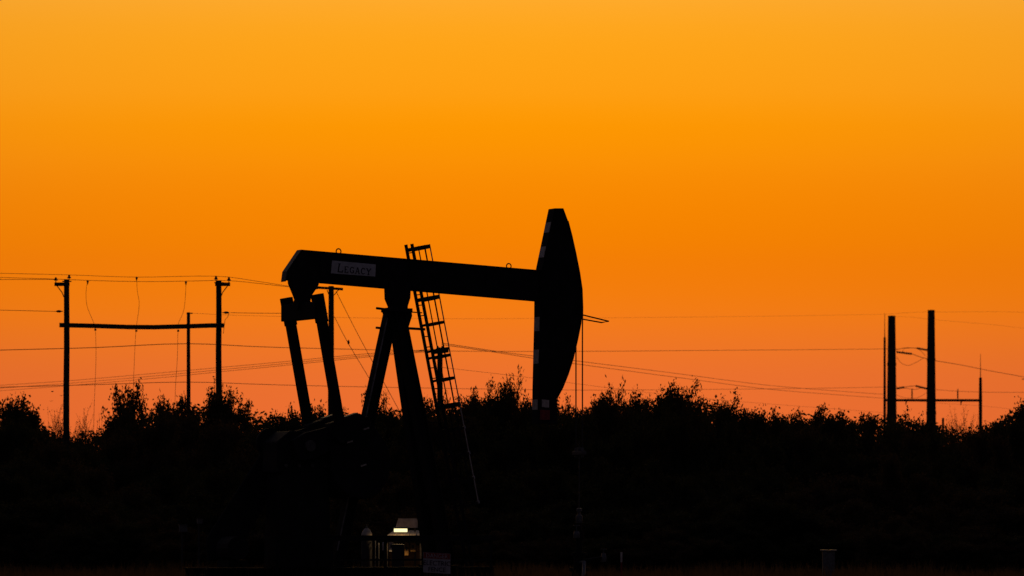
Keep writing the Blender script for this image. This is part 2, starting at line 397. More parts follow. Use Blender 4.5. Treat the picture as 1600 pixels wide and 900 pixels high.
    MB().tube([P3(588, 481.5, 0.0), P3(600, 483, 0.0)], 0.035, 8).build('bolt', 'black', tpz)
    pcb = P3(612, 513, 0)
    MB().bar(P3(588, 512, 0.1), P3(606, 514, 0.1), YV*0.05, Vector((0,0,0.03))).build('grease_line_bracket', 'black', tpz)
    def leg(p0, p1, lab=None):
        d = (p1-p0).normalized(); w = (YV-d*YV.dot(d)).normalized(); h = d.cross(w)
        lo = MB().ibeam(p0, p1, w*0.165, h*0.16, 0.03, 0.035).build('post_leg', 'black', root)
        MB().box((p1.x, p1.y, 0.53), (0.6, 0.5, 0.05)).build('foot_plate', 'black', lo)
        return lo, d, w, h
    p0, p1 = P3(612, 483, 0), P3(525.5, 903, 0); p1.z = 0.55
    lo, d, w, h = leg(p0, p1)
    Lr = (p1-p0).length
    hs = h if h.x < 0 else -h
    for t in (0.275, 0.415):      # tie plates across the open side of the rear leg
        c = p0+(p1-p0)*t
        MB().bar(c-d*0.06, c+d*0.06, hs*0.15, w*0.012).build('tie_plate', 'mottled', lo)
    edge = MB()  # strip of lighter grey along the flange edge
    edge.bar(p0+d*0.3-w*0.168+hs*0.145, p1-d*0.4-w*0.168+hs*0.145, hs*0.02, w*0.004)
    tag(edge.build('flange_edge', 'mottled', lo), 'grey flange edge')
    a, c = P3(621, 483, -0.15), P3(701, 903, -0.65); c.z = 0.55; leg(a, c); near_leg = (a, c)
    a, c = P3(617, 483, 0.15), P3(674, 903, 0.65); c.z = 0.55; leg(a, c); far_leg = (a, c)
    for t in (0.45, 0.75):
        q0 = near_leg[0].lerp(near_leg[1], t); q1 = far_leg[0].lerp(far_leg[1], t)
        MB().bar(q0, q1, Vector((0.06,0,0)), Vector((0,0,0.06))).build('post_brace', 'black', root)
    # ---------------- ladder with safety cage (on the far front leg)
    yn, yf = 0.55, 0.95
    rn0, rn1 = P3(643.5, 381, yn), P3(741, 903, yn); rn1.z = 0.3
    rf0, rf1 = Vector((rn0.x, yf, rn0.z)), Vector((rn1.x, yf, rn1.z))
    d = (rn1-rn0).normalized(); out = Vector((-d.z, 0, d.x)); 
    if out.x < 0: out = -out
    la = MB(); la.bar(rn0, rn1, YV*0.02, out*0.044); la.bar(rf0, rf1, YV*0.02, out*0.044)
    ladder = la.build('ladder', 'black', root)
    Ln = (rn1-rn0).length; k = 0.25
    while k < Ln-0.1:
        MB().tube([rn0+d*k, rf0+d*k], 0.016, 6).build('rung', 'black', ladder); k += 0.305
    def hoop_pts(c, r=0.62):     # c: point on the near rail
        res = [c.copy()]
        for i in range(0, 13):
            t = math.pi*i/12
            res.append(Vector((0, (yn+yf)/2-0.34*math.cos(t), 0))+Vector((c.x, 0, c.z))+out*(0.16+(r-0.16)*math.sin(t)**0.8))
        res.append(Vector((c.x, yf, c.z)))
        return res
    ks = []
    for py in (390, 469, 509, 550, 560, 596, 637, 674, 714, 753, 791):
        # rail point whose hoop front is seen at the listed row
        best = min((abs(P3(643.5+(py-381)*0.187, py, yn).z-(rn0+d*q).z), q) for q in [i*0.01 for i in range(int(Ln*100))])[1]
        ks.append(max(best, 0.03))
    for i, q in enumerate(ks):
        pts = hoop_pts(rn0+d*q); m = MB(); hgt = 0.055 if i in (0, 1, 6) else 0.036
        for a, c in zip(pts, pts[1:]):
            m.bar(a, c, d*hgt, (c-a).normalized().cross(d)*0.006)
        m.build('cage_hoop', 'black', ladder)
        if i > 6: MB().bar(pts[6]-d*0.04, pts[6]+d*0.04, YV*0.032, out*0.028).build('hoop_glint', 'white', ladder)  # white blocks stand in for sky glints on the lower hoops
    tops, bots = hoop_pts(rn0+d*ks[0]), hoop_pts(rn0+d*ks[-1])
    for i in (2, 6, 9, 11):
        a, c = tops[i], bots[i]
        MB().bar(a-d*0.06, c+d*0.05, YV*0.013, out*0.013).build('cage_bar', 'reflect' if i == 6 else 'black', ladder)  # one bar is coloured pale to paint in its sky glint
    for py in (487, 513, 660, 800):
        c = P3(640+(py-490)*0.18, py, 0.35); t = (rn0.z-c.z)/(rn0.z-rn1.z); rr = rn0.lerp(rn1, t)
        fl = far_leg[0].lerp(far_leg[1], max(0.0, (far_leg[0].z-c.z)/(far_leg[0].z-far_leg[1].z)))
        MB().bar(fl, rr+YV*0.2, YV*0.03, Vector((0,0,0.035 if py == 513 else 0.015))).build('ladder_bracket', 'black', ladder)
    # ---------------- base skid
    for s in (-1, 1):
        MB().ibeam((sh.x-3.1, s*0.72, 0.29), (p1.x+4.6, s*0.72, 0.29), YV*0.14, Vector((0,0,0.21)), 0.03, 0.03).build('skid_beam', 'black', root)
    for x in (sh.x-2.8, sh.x-1.2, sh.x+0.9, -0.4, 1.6, 2.3):
        MB().bar((x, -0.7, 0.2), (x, 0.7, 0.2), Vector((0.1,0,0)), Vector((0,0,0.12))).build('skid_crossmember', 'black', root)
    return root, sh, xmax
PJ, SH, XW = pumpjack()

def loc2w(x, y, z): return Vector((BX, BY, 0))+EX*x+EYV*y+Vector((0,0,z))

# ------------------------------------------------------------------ wellhead under the horsehead
def wellhead():
    b = loc2w(XW, 0, 0); r = empty('wellhead', b, TH)
    tag(r, 'dark wellhead with pale valves and stuffing box below the horsehead', 'wellhead')
    MB().lathe((0,0,0), [(0.22,-0.05),(0.22,0.35),(0.3,0.35),(0.3,0.45),(0.16,0.45),(0.16,0.8),(0.24,0.8),(0.24,0.9),(0.1,0.9),(0.1,1.25)], 16).build('casing_head', 'black', r)
    MB().lathe((0,0,1.25), [(0.13,0),(0.13,0.3),(0.08,0.3),(0.08,0.5)], 12).build('pumping_tee', 'black', r)
    MB().lathe((0,0,1.75), [(0.09,0),(0.1,0.06),(0.1,0.2),(0.05,0.26),(0.05,0.34),(0.085,0.34),(0.085,0.42),(0.03,0.44)], 12).build('stuffing_box', 'galv', r)
    MB().tube([(0,0,1.4),(-0.2,-0.22,1.4)], 0.05, 8).build('side_outlet', 'black', r)
    v = MB().lathe((-0.22,-0.25,1.32), [(0.09,0),(0.1,0.1),(0.07,0.2)], 10).build('valve', 'galv', r)
    MB().tube([(-0.22,-0.25,1.5),(-0.22,-0.25,1.68)], 0.016, 6).build('valve_stem', 'galv', v)
    MB().tube([(-0.22+0.09*math.cos(t), -0.25+0.09*math.sin(t), 1.68) for t in [i*math.pi/6 for i in range(13)]], 0.012, 5).build('hand_wheel', 'galv', v)
    MB().tube([(0,0,0.6),(-0.1,-0.5,0.62),(-0.5,-1.2,0.1)], 0.055, 8).build('flow_line', 'galv', r)
    MB().tube([(0.1,0,0.65),(0.75,-0.1,0.75)], 0.05, 8).build('side_outlet', 'black', r)
    MB().lathe((0.75,-0.1,0.62), [(0.08,0),(0.09,0.13),(0.06,0.26),(0.015,0.26),(0.015,0.36),(0.1,0.36),(0.1,0.38)], 10).build('valve', 'galv', r)
wellhead()

# ------------------------------------------------------------------ lit control shelter, lamp, board, tank, railing, signs
def shelter():
    Y = 131.0; s = Y/F
    c = W(629, HZ, Y); c.z = 0; r = empty('control_shelter', c)
    tag(r, 'low tan-roofed control shelter lit by a tube lamp behind the pumpjack legs', 'shelter')
    zf, zb = W(0, 839.5, Y).z, W(0, 829.0, Y).z
    x0, x1 = -0.56, 0.62
    # sheet roof sloping to the front, as overlapping panels
    n = 5
    rf = MB().prism([(x0, 0, zf-0.03), (x0+0.26, 0.7, zb-0.03), (x1, 0.7, zb-0.03), (x1, 0, zf-0.03)], (0,0,0), (0,0,0.03)).build('roof', 'tan', r)
    for k in range(1, n):
        t = k/n; xx0 = x0+(x1-x0)*t; xx1 = (x0+0.26)+(x1-x0-0.26)*t
        MB().bar((xx0, -0.005, zf+0.006), (xx1, 0.7, zb+0.006), (0.012,0,0), (0,0,0.008)).build('roof_rib', 'tan', rf)
    MB().box(((x0+x1)/2, -0.012, zf-0.055), (x1-x0, 0.02, 0.09)).build('fascia', 'grime', r)
    for x, y in ((x0+0.08, 0.06), (x1-0.06, 0.06), (x0+0.3, 0.64), (x1-0.06, 0.64)):
        MB().box((x, y, (zf-0.04)/2), (0.05, 0.05, zf-0.04)).build('post', 'steel', r)
    for k in range(5):
        MB().box((0.06+0.0*k, 0.58, 0.16+0.2*k), (0.98, 0.02, 0.19)).build('back_board', 'amber', r)
    # panels hung under the roof
    for px, w, py0, py1 in ((601.5, 9, 847, 860), (611, 7, 847, 862), (635, 6, 848, 868), (645, 8, 848, 862)):
        x = (px-629)*s; z0, z1 = W(0, py1, Y).z, W(0, py0, Y).z
        m = MB().box((x, 0.22, (z0+z1)/2), (w*s, 0.06, z1-z0)).build('meter_panel', 'white' if px < 620 else 'amber', r, bevel=0.006)
        MB().box((x, 0.185, (z0+z1)/2+0.02), (w*s*0.4, 0.01, (z1-z0)*0.3)).build('dial', 'ink', m)
    # cabinet
    cb = empty('electrical_cabinet', W(622, HZ, Y-0.25)-Vector((0,0,EYE)))
    tag(cb, 'dark upright electrical cabinet standing under the lit shelter', 'cabinet')
    MB().box((0,0,0.55), (0.38, 0.26, 1.1)).build('body', 'grime', cb, bevel=0.01)
    d = MB().box((0,-0.137,0.55), (0.34, 0.012, 1.0)).build('door', 'grime', cb)
    MB().box((0.12,-0.15,0.6), (0.02, 0.02, 0.1)).build('handle', 'steel', d)
    # board on two stakes, with lamp bracket
    bd = empty('notice_board', W(636, HZ, Y+0.55)-Vector((0,0,EYE)))
    tag(bd, 'pale blank rectangular board standing above the tube lamp', 'board')
    za, zb2 = W(0, 824.5, Y).z, W(0, 810, Y).z
    MB().prism([(-0.36,0,za),(0.33,0,za),(0.33,0,zb2),(-0.27,0,zb2)], (0,-0.012,0), (0,0.012,0)).build('panel', 'dirty', bd)
    for x in (-0.2, 0.25): MB().box((x, 0.04, zb2/2), (0.05, 0.05, zb2)).build('stake', 'steel', bd)
    # tube lamp
    lp = empty('tube_lamp', W(626, HZ, Y-0.2)-Vector((0,0,EYE)))
    tag(lp, 'glowing warm white tube lamp over the shelter roof', 'lamp')
    zl = W(0, 828.6, Y).z
    MB().tube([(-0.205,0,zl),(0.205,0,zl)], 0.052, 12).build('tube', 'lamp', lp, smooth=True)
    MB().prism([(-0.23,-0.09,zl+0.06),(-0.23,-0.02,zl+0.085),(-0.23,0.06,zl+0.075),(-0.23,0.1,zl-0.02),(-0.23,0.112,zl-0.02),(-0.23,0.075,zl+0.088),(-0.23,-0.02,zl+0.1),(-0.23,-0.1,zl+0.072)], (0,0,0), (0.46,0,0)).build('housing', 'grime', lp)
    MB().tube([(0.0,0.05,zl+0.09),(0.0,0.66,zl+0.1),(0.05,0.74,zl-0.06)], 0.015, 6).build('arm', 'steel', lp)
    al = bpy.data.lights.new('lamp_light', 'AREA'); al.shape = 'RECTANGLE'; al.size = 0.4; al.size_y = 0.07; al.energy = 9.0; al.color = (1.0, 0.62, 0.27)
    ao = bpy.data.objects.new('lamp_light', al); COL.objects.link(ao); ao.parent = lp; ao.location = (0, 0.02, zl-0.06); ao.rotation_euler = (math.radians(4), 0, 0)
    # domed vessel beside it
    tk = empty('domed_vessel', W(573, HZ, Y+0.1)-Vector((0,0,EYE)))
    tag(tk, 'small domed tan vessel left of the lit shelter roof', 'tank')
    zt = W(0, 839, Y).z
    MB().lathe((0,0,0), [(0.17,0.0),(0.17,zt)], 20).build('body', 'grime', tk, smooth=False)
    MB().lathe((0,0,zt), [(0.175,0.0),(0.165,0.09),(0.135,0.17),(0.09,0.235),(0.045,0.27)], 20).build('dome', 'tan', tk, smooth=True)
    MB().lathe((0,0,zt+0.26), [(0.04,0),(0.045,0.05),(0.018,0.06),(0.018,0.14)], 10).build('cap', 'galv', tk)
    for i, px in enumerate((586.3, 591.6)):
        st = empty('conduit_riser', W(px, HZ, Y-0.1)-Vector((0,0,EYE)))
        tag(st, ('left' if i == 0 else 'right')+' of two thin conduit risers between vessel and cabinet', 'conduit', 'conduit risers by the shelter')
        h = W(0, 845+4*i, Y).z
        MB().tube([(0,0,0),(0,0,h-0.06),(0.0,0.03,h-0.015),(0,0.08,h)], 0.022, 8).build('pipe', 'galv', st)
        MB().lathe((0,0,h*0.55), [(0.032,0),(0.032,0.06)], 8).build('coupling', 'galv', st)
shelter()

def guard_rail():
    a = loc2w(-4.6, -1.75, 0); r = empty('guard_rail', a, TH)
    tag(r, 'dark plank guard rail along the near side of the pumpjack base', 'railing')
    z = 1.33
    MB().box((3.4, 0, z), (6.8, 0.05, 0.15)).build('top_rail', 'black', r, bevel=0.01)
    MB().box((3.4, 0, 0.72), (6.8, 0.04, 0.05)).build('mid_rail', 'black', r)
    for k in range(5): MB().box((0.1+1.65*k, 0.055, 0.69), (0.07, 0.06, 1.38)).build('post', 'black', r)
guard_rail()

def warning_sign():
    Y = 113.0; c = W(682.5, HZ, Y); c.z = 0; r = empty('warning_sign', c, math.radians(-4))
    tag(r, 'white warning board with danger lettering on stakes at the bottom', 'sign')
    w = 0.73; z0, z1 = W(0, 895.5, Y).z, W(0, 864, Y).z
    rot = Matrix.Rotation(math.radians(3.0), 3, 'Y')
    MB().bar((-w/2, 0, (z0+z1)/2+0.02), (w/2, 0, (z0+z1)/2-0.02), (0,0.01,0), (0,0,(z1-z0)/2)).build('panel', 'dirty', r)
    MB().bar((-w/2+0.01, -0.013, z1-0.08+0.02), (w/2-0.01, -0.013, z1-0.08-0.02), (0,0.003,0), (0,0,0.075)).build('header', 'red', r)
    for s_, zz, sz, m_ in (('DANGER', z1-0.135, 0.16, 'dirty'), ('ELECTRIC', z1-0.335, 0.185, 'ink'), ('FENCE', z1-0.50, 0.175, 'ink')):
        text_mesh('lettering', s_, sz, m_, r, (0, -0.02, zz), (math.pi/2, math.radians(3.1), 0), sx=0.92)
    for x in (-0.28, 0.28): MB().box((x, 0.035, z1/2-0.02), (0.04, 0.04, z1)).build('stake', 'steel', r)
warning_sign()

def small_boxes():
    Y = 126.0; c = W(1294.5, HZ, Y); c.z = 0; r = empty('utility_pedestal', c)
    tag(r, 'grey utility box with overhanging pale lid at lower right', 'utility box')
    zt = W(0, 861, Y).z
    MB().box((0,0,zt/2), (0.36, 0.34, zt)).build('body', 'galv', r, bevel=0.012)
    for s in (-1, 1):
        MB().box((s*0.125, 0, zt+0.022), (0.225, 0.44, 0.035)).build('lid', 'bare', r, bevel=0.006)
    d = MB().box((0,-0.176,zt*0.5), (0.3, 0.012, zt*0.8)).build('door', 'galv', r)
    MB().box((0.1,-0.19,zt*0.55), (0.02,0.02,0.08)).build('handle', 'steel', d)
    Y = 124.0; c = W(971, HZ, Y); c.z = 0; r = empty('marker_post', c)
    tag(r, 'short reddish marker post in the grass right of the wellhead', 'post')
    MB().box((0,0,0.45), (0.05, 0.03, 0.9)).build('stake', 'red', r)
    MB().box((0,-0.02,0.75), (0.06, 0.01, 0.3)).build('reflector', 'reflect', r)
    for px, py, w, lab in ((286, 826, 12, 'larger pale meter box on a stake in the dark brush at left'), (312, 815, 8, 'smaller pale meter box on a stake in the dark brush at left')):
        Y = 134.0; c = W(px, HZ, Y); zt = W(0, py, Y).z; c.z = 0; r = empty('meter_box', c, math.radians(20))
        tag(r, lab, 'meter box'); s = w*Y/F
        MB().box((0,0.1,zt/2), (0.05,0.05,zt)).build('stake', 'grime', r)
        b = MB().box((0,0,zt), (s, 0.15, s*0.85)).build('box', 'galv', r, bevel=0.01)
        MB().box((0,-0.01,zt+s*0.43+0.015), (s*1.1, 0.2, 0.02)).build('lid', 'galv', b)
small_boxes()

# ------------------------------------------------------------------ power poles and wires
def pin_insulator(p, r=0.1, h=0.24):
    return MB().lathe(p, [(0.02,-0.02),(0.02,h*0.35),(r,h*0.38),(r*0.85,h*0.55),(r*0.55,h*0.6),(r*0.6,h*0.72),(r*0.35,h*0.95)], 10)
def pole_mesh(base, top, r0, r1, n=12, wob=0.0, rng=None):
    base, top = Vector(base), Vector(top); pts = []; k = 8
    for i in range(k+1):
        t = i/k; p = base.lerp(top, t)
        if rng and 0 < i < k: p += Vector((rng.uniform(-wob, wob), rng.uniform(-wob, wob), 0))
        pts.append(p)
    return MB().tube(pts, r0, n, r2=r1)
YL = 200.0
def h_structure():
    rng = random.Random(3)
    c = W(222, HZ, YL); c.z = 0; r = empty('h_frame_structure', c)
    tag(r, 'twin wooden pole frame with sagging crossbeam at far left', 'pole frame')
    o = Vector(c)
    for px, topy, side in ((103.7, 436.5, -1), (341.5, 438.5, 1)):
        top = W(px+0.3, topy, YL)-o; b = W(px, HZ, YL)-o; b.z = 0
        po = pole_mesh(b, top, 0.17, 0.128, 12, 0.012, rng).build('pole', 'wood', r, smooth=True)
        z = W(0, 444.5, YL).z
        xa = top.x+side*0.55
        arm = MB().box(((top.x-side*0.16+xa)/2, -0.17, z), (abs(xa-top.x)+0.16, 0.11, 0.17)).build('crossarm', 'wood', r)
        MB().tube([(xa-side*0.12, -0.19, z-0.08), (top.x+side*0.2, -0.19, z-0.38), (top.x+side*0.1, -0.15, z-0.62)], 0.022, 6).build('brace', 'steel', arm)
        pin_insulator((xa-side*0.06, -0.17, z+0.085), 0.1, 0.26).build('insulator', 'porc', arm)
        pin_insulator((top.x+(0.12 if side < 0 else -0.13), 0, top.z-0.06), 0.1, 0.3).build('insulator', 'porc', po)
        MB().tube([(top.x-0.2, -0.05, top.z-0.1), (top.x+0.24, -0.05, top.z-0.1)], 0.03, 6).build('bolt', 'steel', po)
        # dead-end insulator facing outwards
        zz = W(0, 486.5 if side < 0 else 488.5, YL).z
        pts = [(top.x+side*0.16, -0.05, zz), (top.x+side*0.26, -0.05, zz), (top.x+side*0.3, -0.05, zz), (top.x+side*0.42, -0.05, zz), (top.x+side*0.5, -0.05, zz)]
        MB().tube(pts, [0.015, 0.03, 0.06, 0.055, 0.015], 8).build('insulator', 'porc', po)
        if side > 0: MB().tube([(top.x+0.5,-0.05,zz), (top.x+0.42,-0.05,zz-0.22), (top.x+0.3,-0.05,zz-0.34), (top.x+0.22,-0.05,zz-1.0)], 0.012, 5).build('jumper', 'wire', po)
    pts = [(93, 508), (104, 508.2), (150, 509.3), (200, 511), (240, 511.3), (290, 510), (330, 508.6), (350, 508.6)]
    m = MB(); pp = [W(x, y, YL-0.27)-o for x, y in pts]
    for a, b in zip(pp, pp[1:]): m.bar(a, b, (0,0.1,0), (0,0,0.105))
    cbm = m.build('crossbeam', 'wood', r)
    for px in (149, 213, 278.5):
        y = 514.2 if px < 160 else 516
        MB().tube([W(px, y-0.5, YL-0.27)-o, W(px, y+2.4, YL-0.27)-o], 0.05, 8).build('clamp', 'steel', cbm)
h_structure()

def wire(label, pts, Y, r, sub=4, group='power lines', name='power_wire'):
    """smooth wire through pixel waypoints; Y a number or one per point"""
    ys = list(Y) if isinstance(Y, (list, tuple)) else [Y]*len(pts)
    pts = list(pts)
    if pts[0][0] <= -60: pts.insert(0, (-620, pts[0][1]+(pts[0][1]-pts[1][1])*3)); ys.insert(0, ys[0])      # spans run on beyond the frame
    if pts[-1][0] >= 1660: pts.append((2250, pts[-1][1]+(pts[-1][1]-pts[-2][1])*4)); ys.append(ys[-1])
    P = [W(x, y, d) for (x, y), d in zip(pts, ys)]
    out = []
    for i in range(len(P)-1):
        p0, p1, p2, p3 = P[max(i-1, 0)], P[i], P[i+1], P[min(i+2, len(P)-1)]
        for k in range(sub):
            t = k/sub
            out.append(0.5*((2*p1)+(p2-p0)*t+(2*p0-5*p1+4*p2-p3)*t*t+(3*p1-p0-3*p2+p3)*t**3))
    out.append(P[-1])
    c = out[0].copy(); o = MB().tube([p-c for p in out], r, 5).build(name, 'wire', None)
    o.location = c
    return tag(o, label, 'wire', group)

# droppers of the left frame
wire('thin drop wire by the left pole, bowing out above the crossbeam', [(137,439),(134.5,455),(136,478),(147,506),(149,515),(150,560),(147,640),(146,705)], YL-0.4, 0.0095, 5, 'drop wires')
wire('middle drop wire hanging through the crossbeam of the left frame', [(213.5,433),(214.5,455),(217.5,475),(213.5,507),(212.5,516),(210,560),(207,640),(206,705)], YL-0.4, 0.0095, 5, 'drop wires')
wire('right drop wire of the left frame, next to the thin pole', [(290.5,440),(290,458),(287,485),(278.5,506),(278,516),(277,560),(274,610),(272,690)], YL-0.4, 0.0095, 5, 'drop wires')
for i, (px, py) in enumerate(((137, 439.5), (213.5, 434), (290.5, 441))):
    c = W(px, py, YL-0.4); o = MB().lathe((0,0,-0.1), [(0.012,-0.06),(0.03,0.02),(0.055,0.08),(0.05,0.12),(0.02,0.15)], 8).build('line_clamp', 'steel'); o.location = c
    tag(o, 'small clamp where the %s drop wire meets the top line' % ('left', 'middle', 'right')[i], 'clamp', 'drop wire clamps')
# overhead lines of the left frame
wire('uppermost power line running over the twin-pole frame', [(-60,425.5),(0,427),(108,429.5),(213,433),(337,431.5),(405,440),(455,447.5),(497,451)], YL, 0.011)
wire('second line over the frame on the short crossarms', [(-60,431),(0,433.5),(87,436),(150,438.5),(230,440),(300,439),(356,438.5),(405,443),(450,448),(497,451.5)], [YL-0.2]*10, 0.012)
wire('third line just under the second, left of the frame', [(-60,435),(0,436.7),(60,436.6),(87,436.8)], YL-0.3, 0.012)
wire('short dead-end line meeting the left pole below its crossarm', [(-60,483),(0,484.5),(88,486.6)], YL, 0.013)
wire('dead-end line from the frame towards the pole behind the pitman arm', [(360,488.5),(400,489.3),(470,489.5),(513,489.5)], YL, 0.013)

def single_pole(label, px, topy, Y, r0, r1, name='utility_pole'):
    c = W(px, HZ, Y); c.z = 0; r = empty(name, c); tag(r, label, 'pole', 'wooden utility poles')
    top = W(px, topy, Y)-c
    return r, pole_mesh((0,0,0), top, r0, r1, 12, 0.01, random.Random(int(px))).build('pole', 'wood', r, smooth=True), top, c
r, p, top, c = single_pole('thin bare pole crossing the sagging beam of the left frame', 294.5, 488, 215.0, 0.135, 0.085)
MB().tube([(top.x-0.1,0,top.z-0.05),(top.x+0.22,0,top.z-0.05)], 0.03, 6).build('bolt', 'steel', p)
# pole behind the pitman arm with crossarm and guys
r, p, top, c = single_pole('pole with short crossarm directly behind the near pitman arm', 517.5, 447, 205.0, 0.19, 0.13)
s5 = 205.0/F
arm = MB().bar(W(489, 448.8, 204.8)-c, W(536, 451.8, 204.8)-c, (0,0.06,0), (0,0,0.06)).build('crossarm', 'wood', r)
MB().tube([W(511, 453, 204.75)-c, W(514, 461, 204.8)-c], 0.02, 6).build('brace', 'steel', arm)
MB().tube([W(529, 453, 204.75)-c, W(522, 461, 204.8)-c], 0.02, 6).build('brace', 'steel', arm)
MB().tube([W(488, 451, 204.8)-c, W(492, 450, 204.8)-c, W(497, 450.5, 204.8)-c], [0.03, 0.09, 0.03], 8).build('insulator', 'porc', arm)
wire('long guy wire slanting from the pole top down to the brush', [(525,455),(560,524),(612,620),(640,672)], [205,204.4,203.2,202], 0.014, 3, 'guy wires', 'guy_wire')
wire('lower guy wire slanting down to the rear post leg', [(522.5,495),(545,538),(580,596),(625,670)], [205,204.3,203.5,202], 0.014, 3, 'guy wires', 'guy_wire')
cc = W(544.5, 535, 204.2); o = MB().lathe((0,0,-0.1), [(0.02,0),(0.05,0.05),(0.06,0.12),(0.04,0.18),(0.015,0.22)], 8).build('guy_insulator', 'porc'); o.location = cc
tag(o, 'small strain insulator on the lower guy wire', 'insulator')
# stout pole seen through the ladder cage
YP = 215.0
r, p, top, c = single_pole('stout pole seen through the lower ladder cage', 687.5, 543, YP, 0.19, 0.135)
MB().bar(W(676, 551.5, YP-0.2)-c, W(701, 548.5, YP-0.2)-c, (0,0.06,0), (0,0,0.075)).build('crossarm', 'wood', r)
for px in (684, 691): pin_insulator(W(px, 548, YP-0.2)-c, 0.09, 0.26).build('insulator', 'porc', p)

# long lines behind everything
wire('long level line across the whole photo above the brush', [(-80,549),(0,547),(150,543),(294.5,537),(440,543),(700,548.5),(900,549),(1100,547.5),(1300,546),(1402,545)], [215,215,215,215,240,300,340,370,400,420], 0.019)
wire('lowest level line just over the bush tops', [(-80,607),(0,605),(150,601),(294.5,597),(440,601.5),(650,606),(900,609.5),(1100,608.5),(1250,607),(1402,604.5)], [215,215,215,215,240,290,340,370,395,420], 0.016)
for i, (dy0, dy1) in enumerate(((0, 0), (4.5, 5), (8.5, 9.5))):
    wire('%s of three lines rising from the left edge to the caged pole' % ('upper', 'middle', 'lower')[i],
         [(-80,608+dy0),(0,602+dy0),(100,595.5+dy0*0.9),(240,583.5+dy0*0.9),(340,574.5+dy0*0.8),(440,565.5+dy0*0.7),(570,553+dy0*0.6),(684,545.5+dy0*0.3)], [330,320,310,290,275,260,235,YP], 0.014)
for i, dy in enumerate((0, 6)):
    wire('%s of two lines falling from the caged pole to the right' % ('upper', 'lower')[i],
         [(690,536+dy*0.4),(780,549.5+dy*0.3),(835,556.5+dy*0.6),(905,564.5+dy*0.8),(1060,584+dy),(1200,602+dy),(1310,611+dy),(1384,616.5+dy)], [YP,240,255,275,320,360,390,410], 0.017)
wire('faint lower line falling rightwards behind the horsehead', [(690,574),(835,591),(1000,612),(1150,627),(1300,638.5),(1384,645)], [YP,255,300,345,385,410], 0.009)
wire('faint high line left of the steel poles', [(294.5,489),(420,494),(700,498),(960,496.5),(1200,494),(1384,491)], [215,240,300,350,390,420], 0.007)

# ---------------- big steel transmission poles
YT = 420.0
def steel_pole(label, px, topy, w0, w1):
    c = W(px, HZ, YT); c.z = 0; r = empty('steel_transmission_pole', c); tag(r, label, 'pole', 'steel transmission poles')
    top = W(px, topy, YT)-c; k = YT/F
    zb = W(0, 655, YT).z
    r1 = w0/2*k; r0 = r1+(w1-w0)/2*k*(top.z/(top.z-zb))
    sh = MB().tube([(0,0,0),(0,0,top.z*0.35),(0,0,top.z*0.7),top], [r0, r0+(r1-r0)*0.35, r0+(r1-r0)*0.7, r1], 12).build('shaft', 'corten', r, smooth=True)
    MB().lathe(top, [(r1*1.04,-0.05),(r1*1.04,0.03),(0.05,0.06)], 12).build('cap', 'corten', sh)
    for t in (0.55, 0.78): MB().lathe((0,0,top.z*t), [((r0+(r1-r0)*t)+0.03,0),((r0+(r1-r0)*t)+0.03,0.3)], 12).build('band', 'corten', sh)
    return c
c1 = steel_pole('left thick steel transmission pole, slightly shorter', 1393.3, 494, 11.5, 15.5)
c2 = steel_pole('right thick steel transmission pole, the taller one', 1455, 485, 11.0, 15.0)
def strain(label, a, b):
    A, B = W(*a, YT-0.6), W(*b, YT-0.6); o = empty('strain_insulator', A); tag(o, label, 'insulator', 'strain insulators')
    v = B-A; n = 7; pts = []; rs = []
    for i in range(n*2+1):
        pts.append(v*(i/(n*2))); rs.append(0.14 if i % 2 else 0.05)
    MB().tube(pts, rs, 8).build('disc_string', 'porc', o); MB().tube([Vector((0,0,0)), v*0.02+Vector((0,0,0.02))], 0.08, 6).build('clamp', 'steel', o)
strain('upper strain insulator on the left steel pole', (1401, 550), (1425, 553))
strain('upper strain insulator on the right steel pole', (1433, 544), (1449, 547))
strain('lower strain insulator on the left steel pole', (1401, 607), (1413, 605))
strain('lower strain insulator on the right steel pole', (1431, 603), (1449, 607.5))
wire('upper short span between the two steel poles', [(1399,547),(1414,543.5),(1433,544)], YT-0.6, 0.03)
wire('second short span between the two steel poles', [(1425,553),(1436,557),(1449,561)], YT-0.6, 0.03)
wire('hanging jumper loop between the steel poles', [(1401,558),(1408,567),(1419,571),(1432,566),(1442,560)], YT-0.6, 0.022)
wire('small upper jumper loop between the steel poles', [(1412,552),(1411,546),(1418,544),(1434,545),(1446,556)], YT-0.6, 0.02)
wire('lower short span between the two steel poles', [(1413,605),(1422,603.5),(1431,603)], YT-0.6, 0.03)
wire('crossing lower span between the two steel poles', [(1401,607),(1413,606.5),(1430,608.5),(1440,606),(1449,609)], YT-0.8, 0.022)
wire('shallow lower jumper loop between the steel poles', [(1401,617),(1412,621),(1430,622),(1441,618),(1448,613)], YT-0.6, 0.016)
wire('line leaving the tall steel pole down to the right edge', [(1460,563.5),(1500,570),(1540,578),(1600,589),(1660,600)], [420,430,440,455,470], 0.028)
wire('lower line leaving the tall steel pole to the right edge', [(1460,608.5),(1500,611.5),(1560,613),(1660,613)], [420,430,440,460], 0.02)
wire('faint top line leaving the tall steel pole', [(1399,494.5),(1425,495.5),(1455,499),(1500,503),(1560,508),(1660,517)], [420,420,420,430,440,460], 0.008)
wire('topmost faint line over the tall steel pole', [(1384,491),(1420,488.5),(1455,487),(1480,487.5),(1560,487),(1660,489)], [420,420,420,430,445,460], 0.009)
wire('faint line passing under the gantry beam at right', [(1384,622),(1455,629),(1530,634),(1600,641),(1660,646)], [420,430,440,450,460], 0.009)

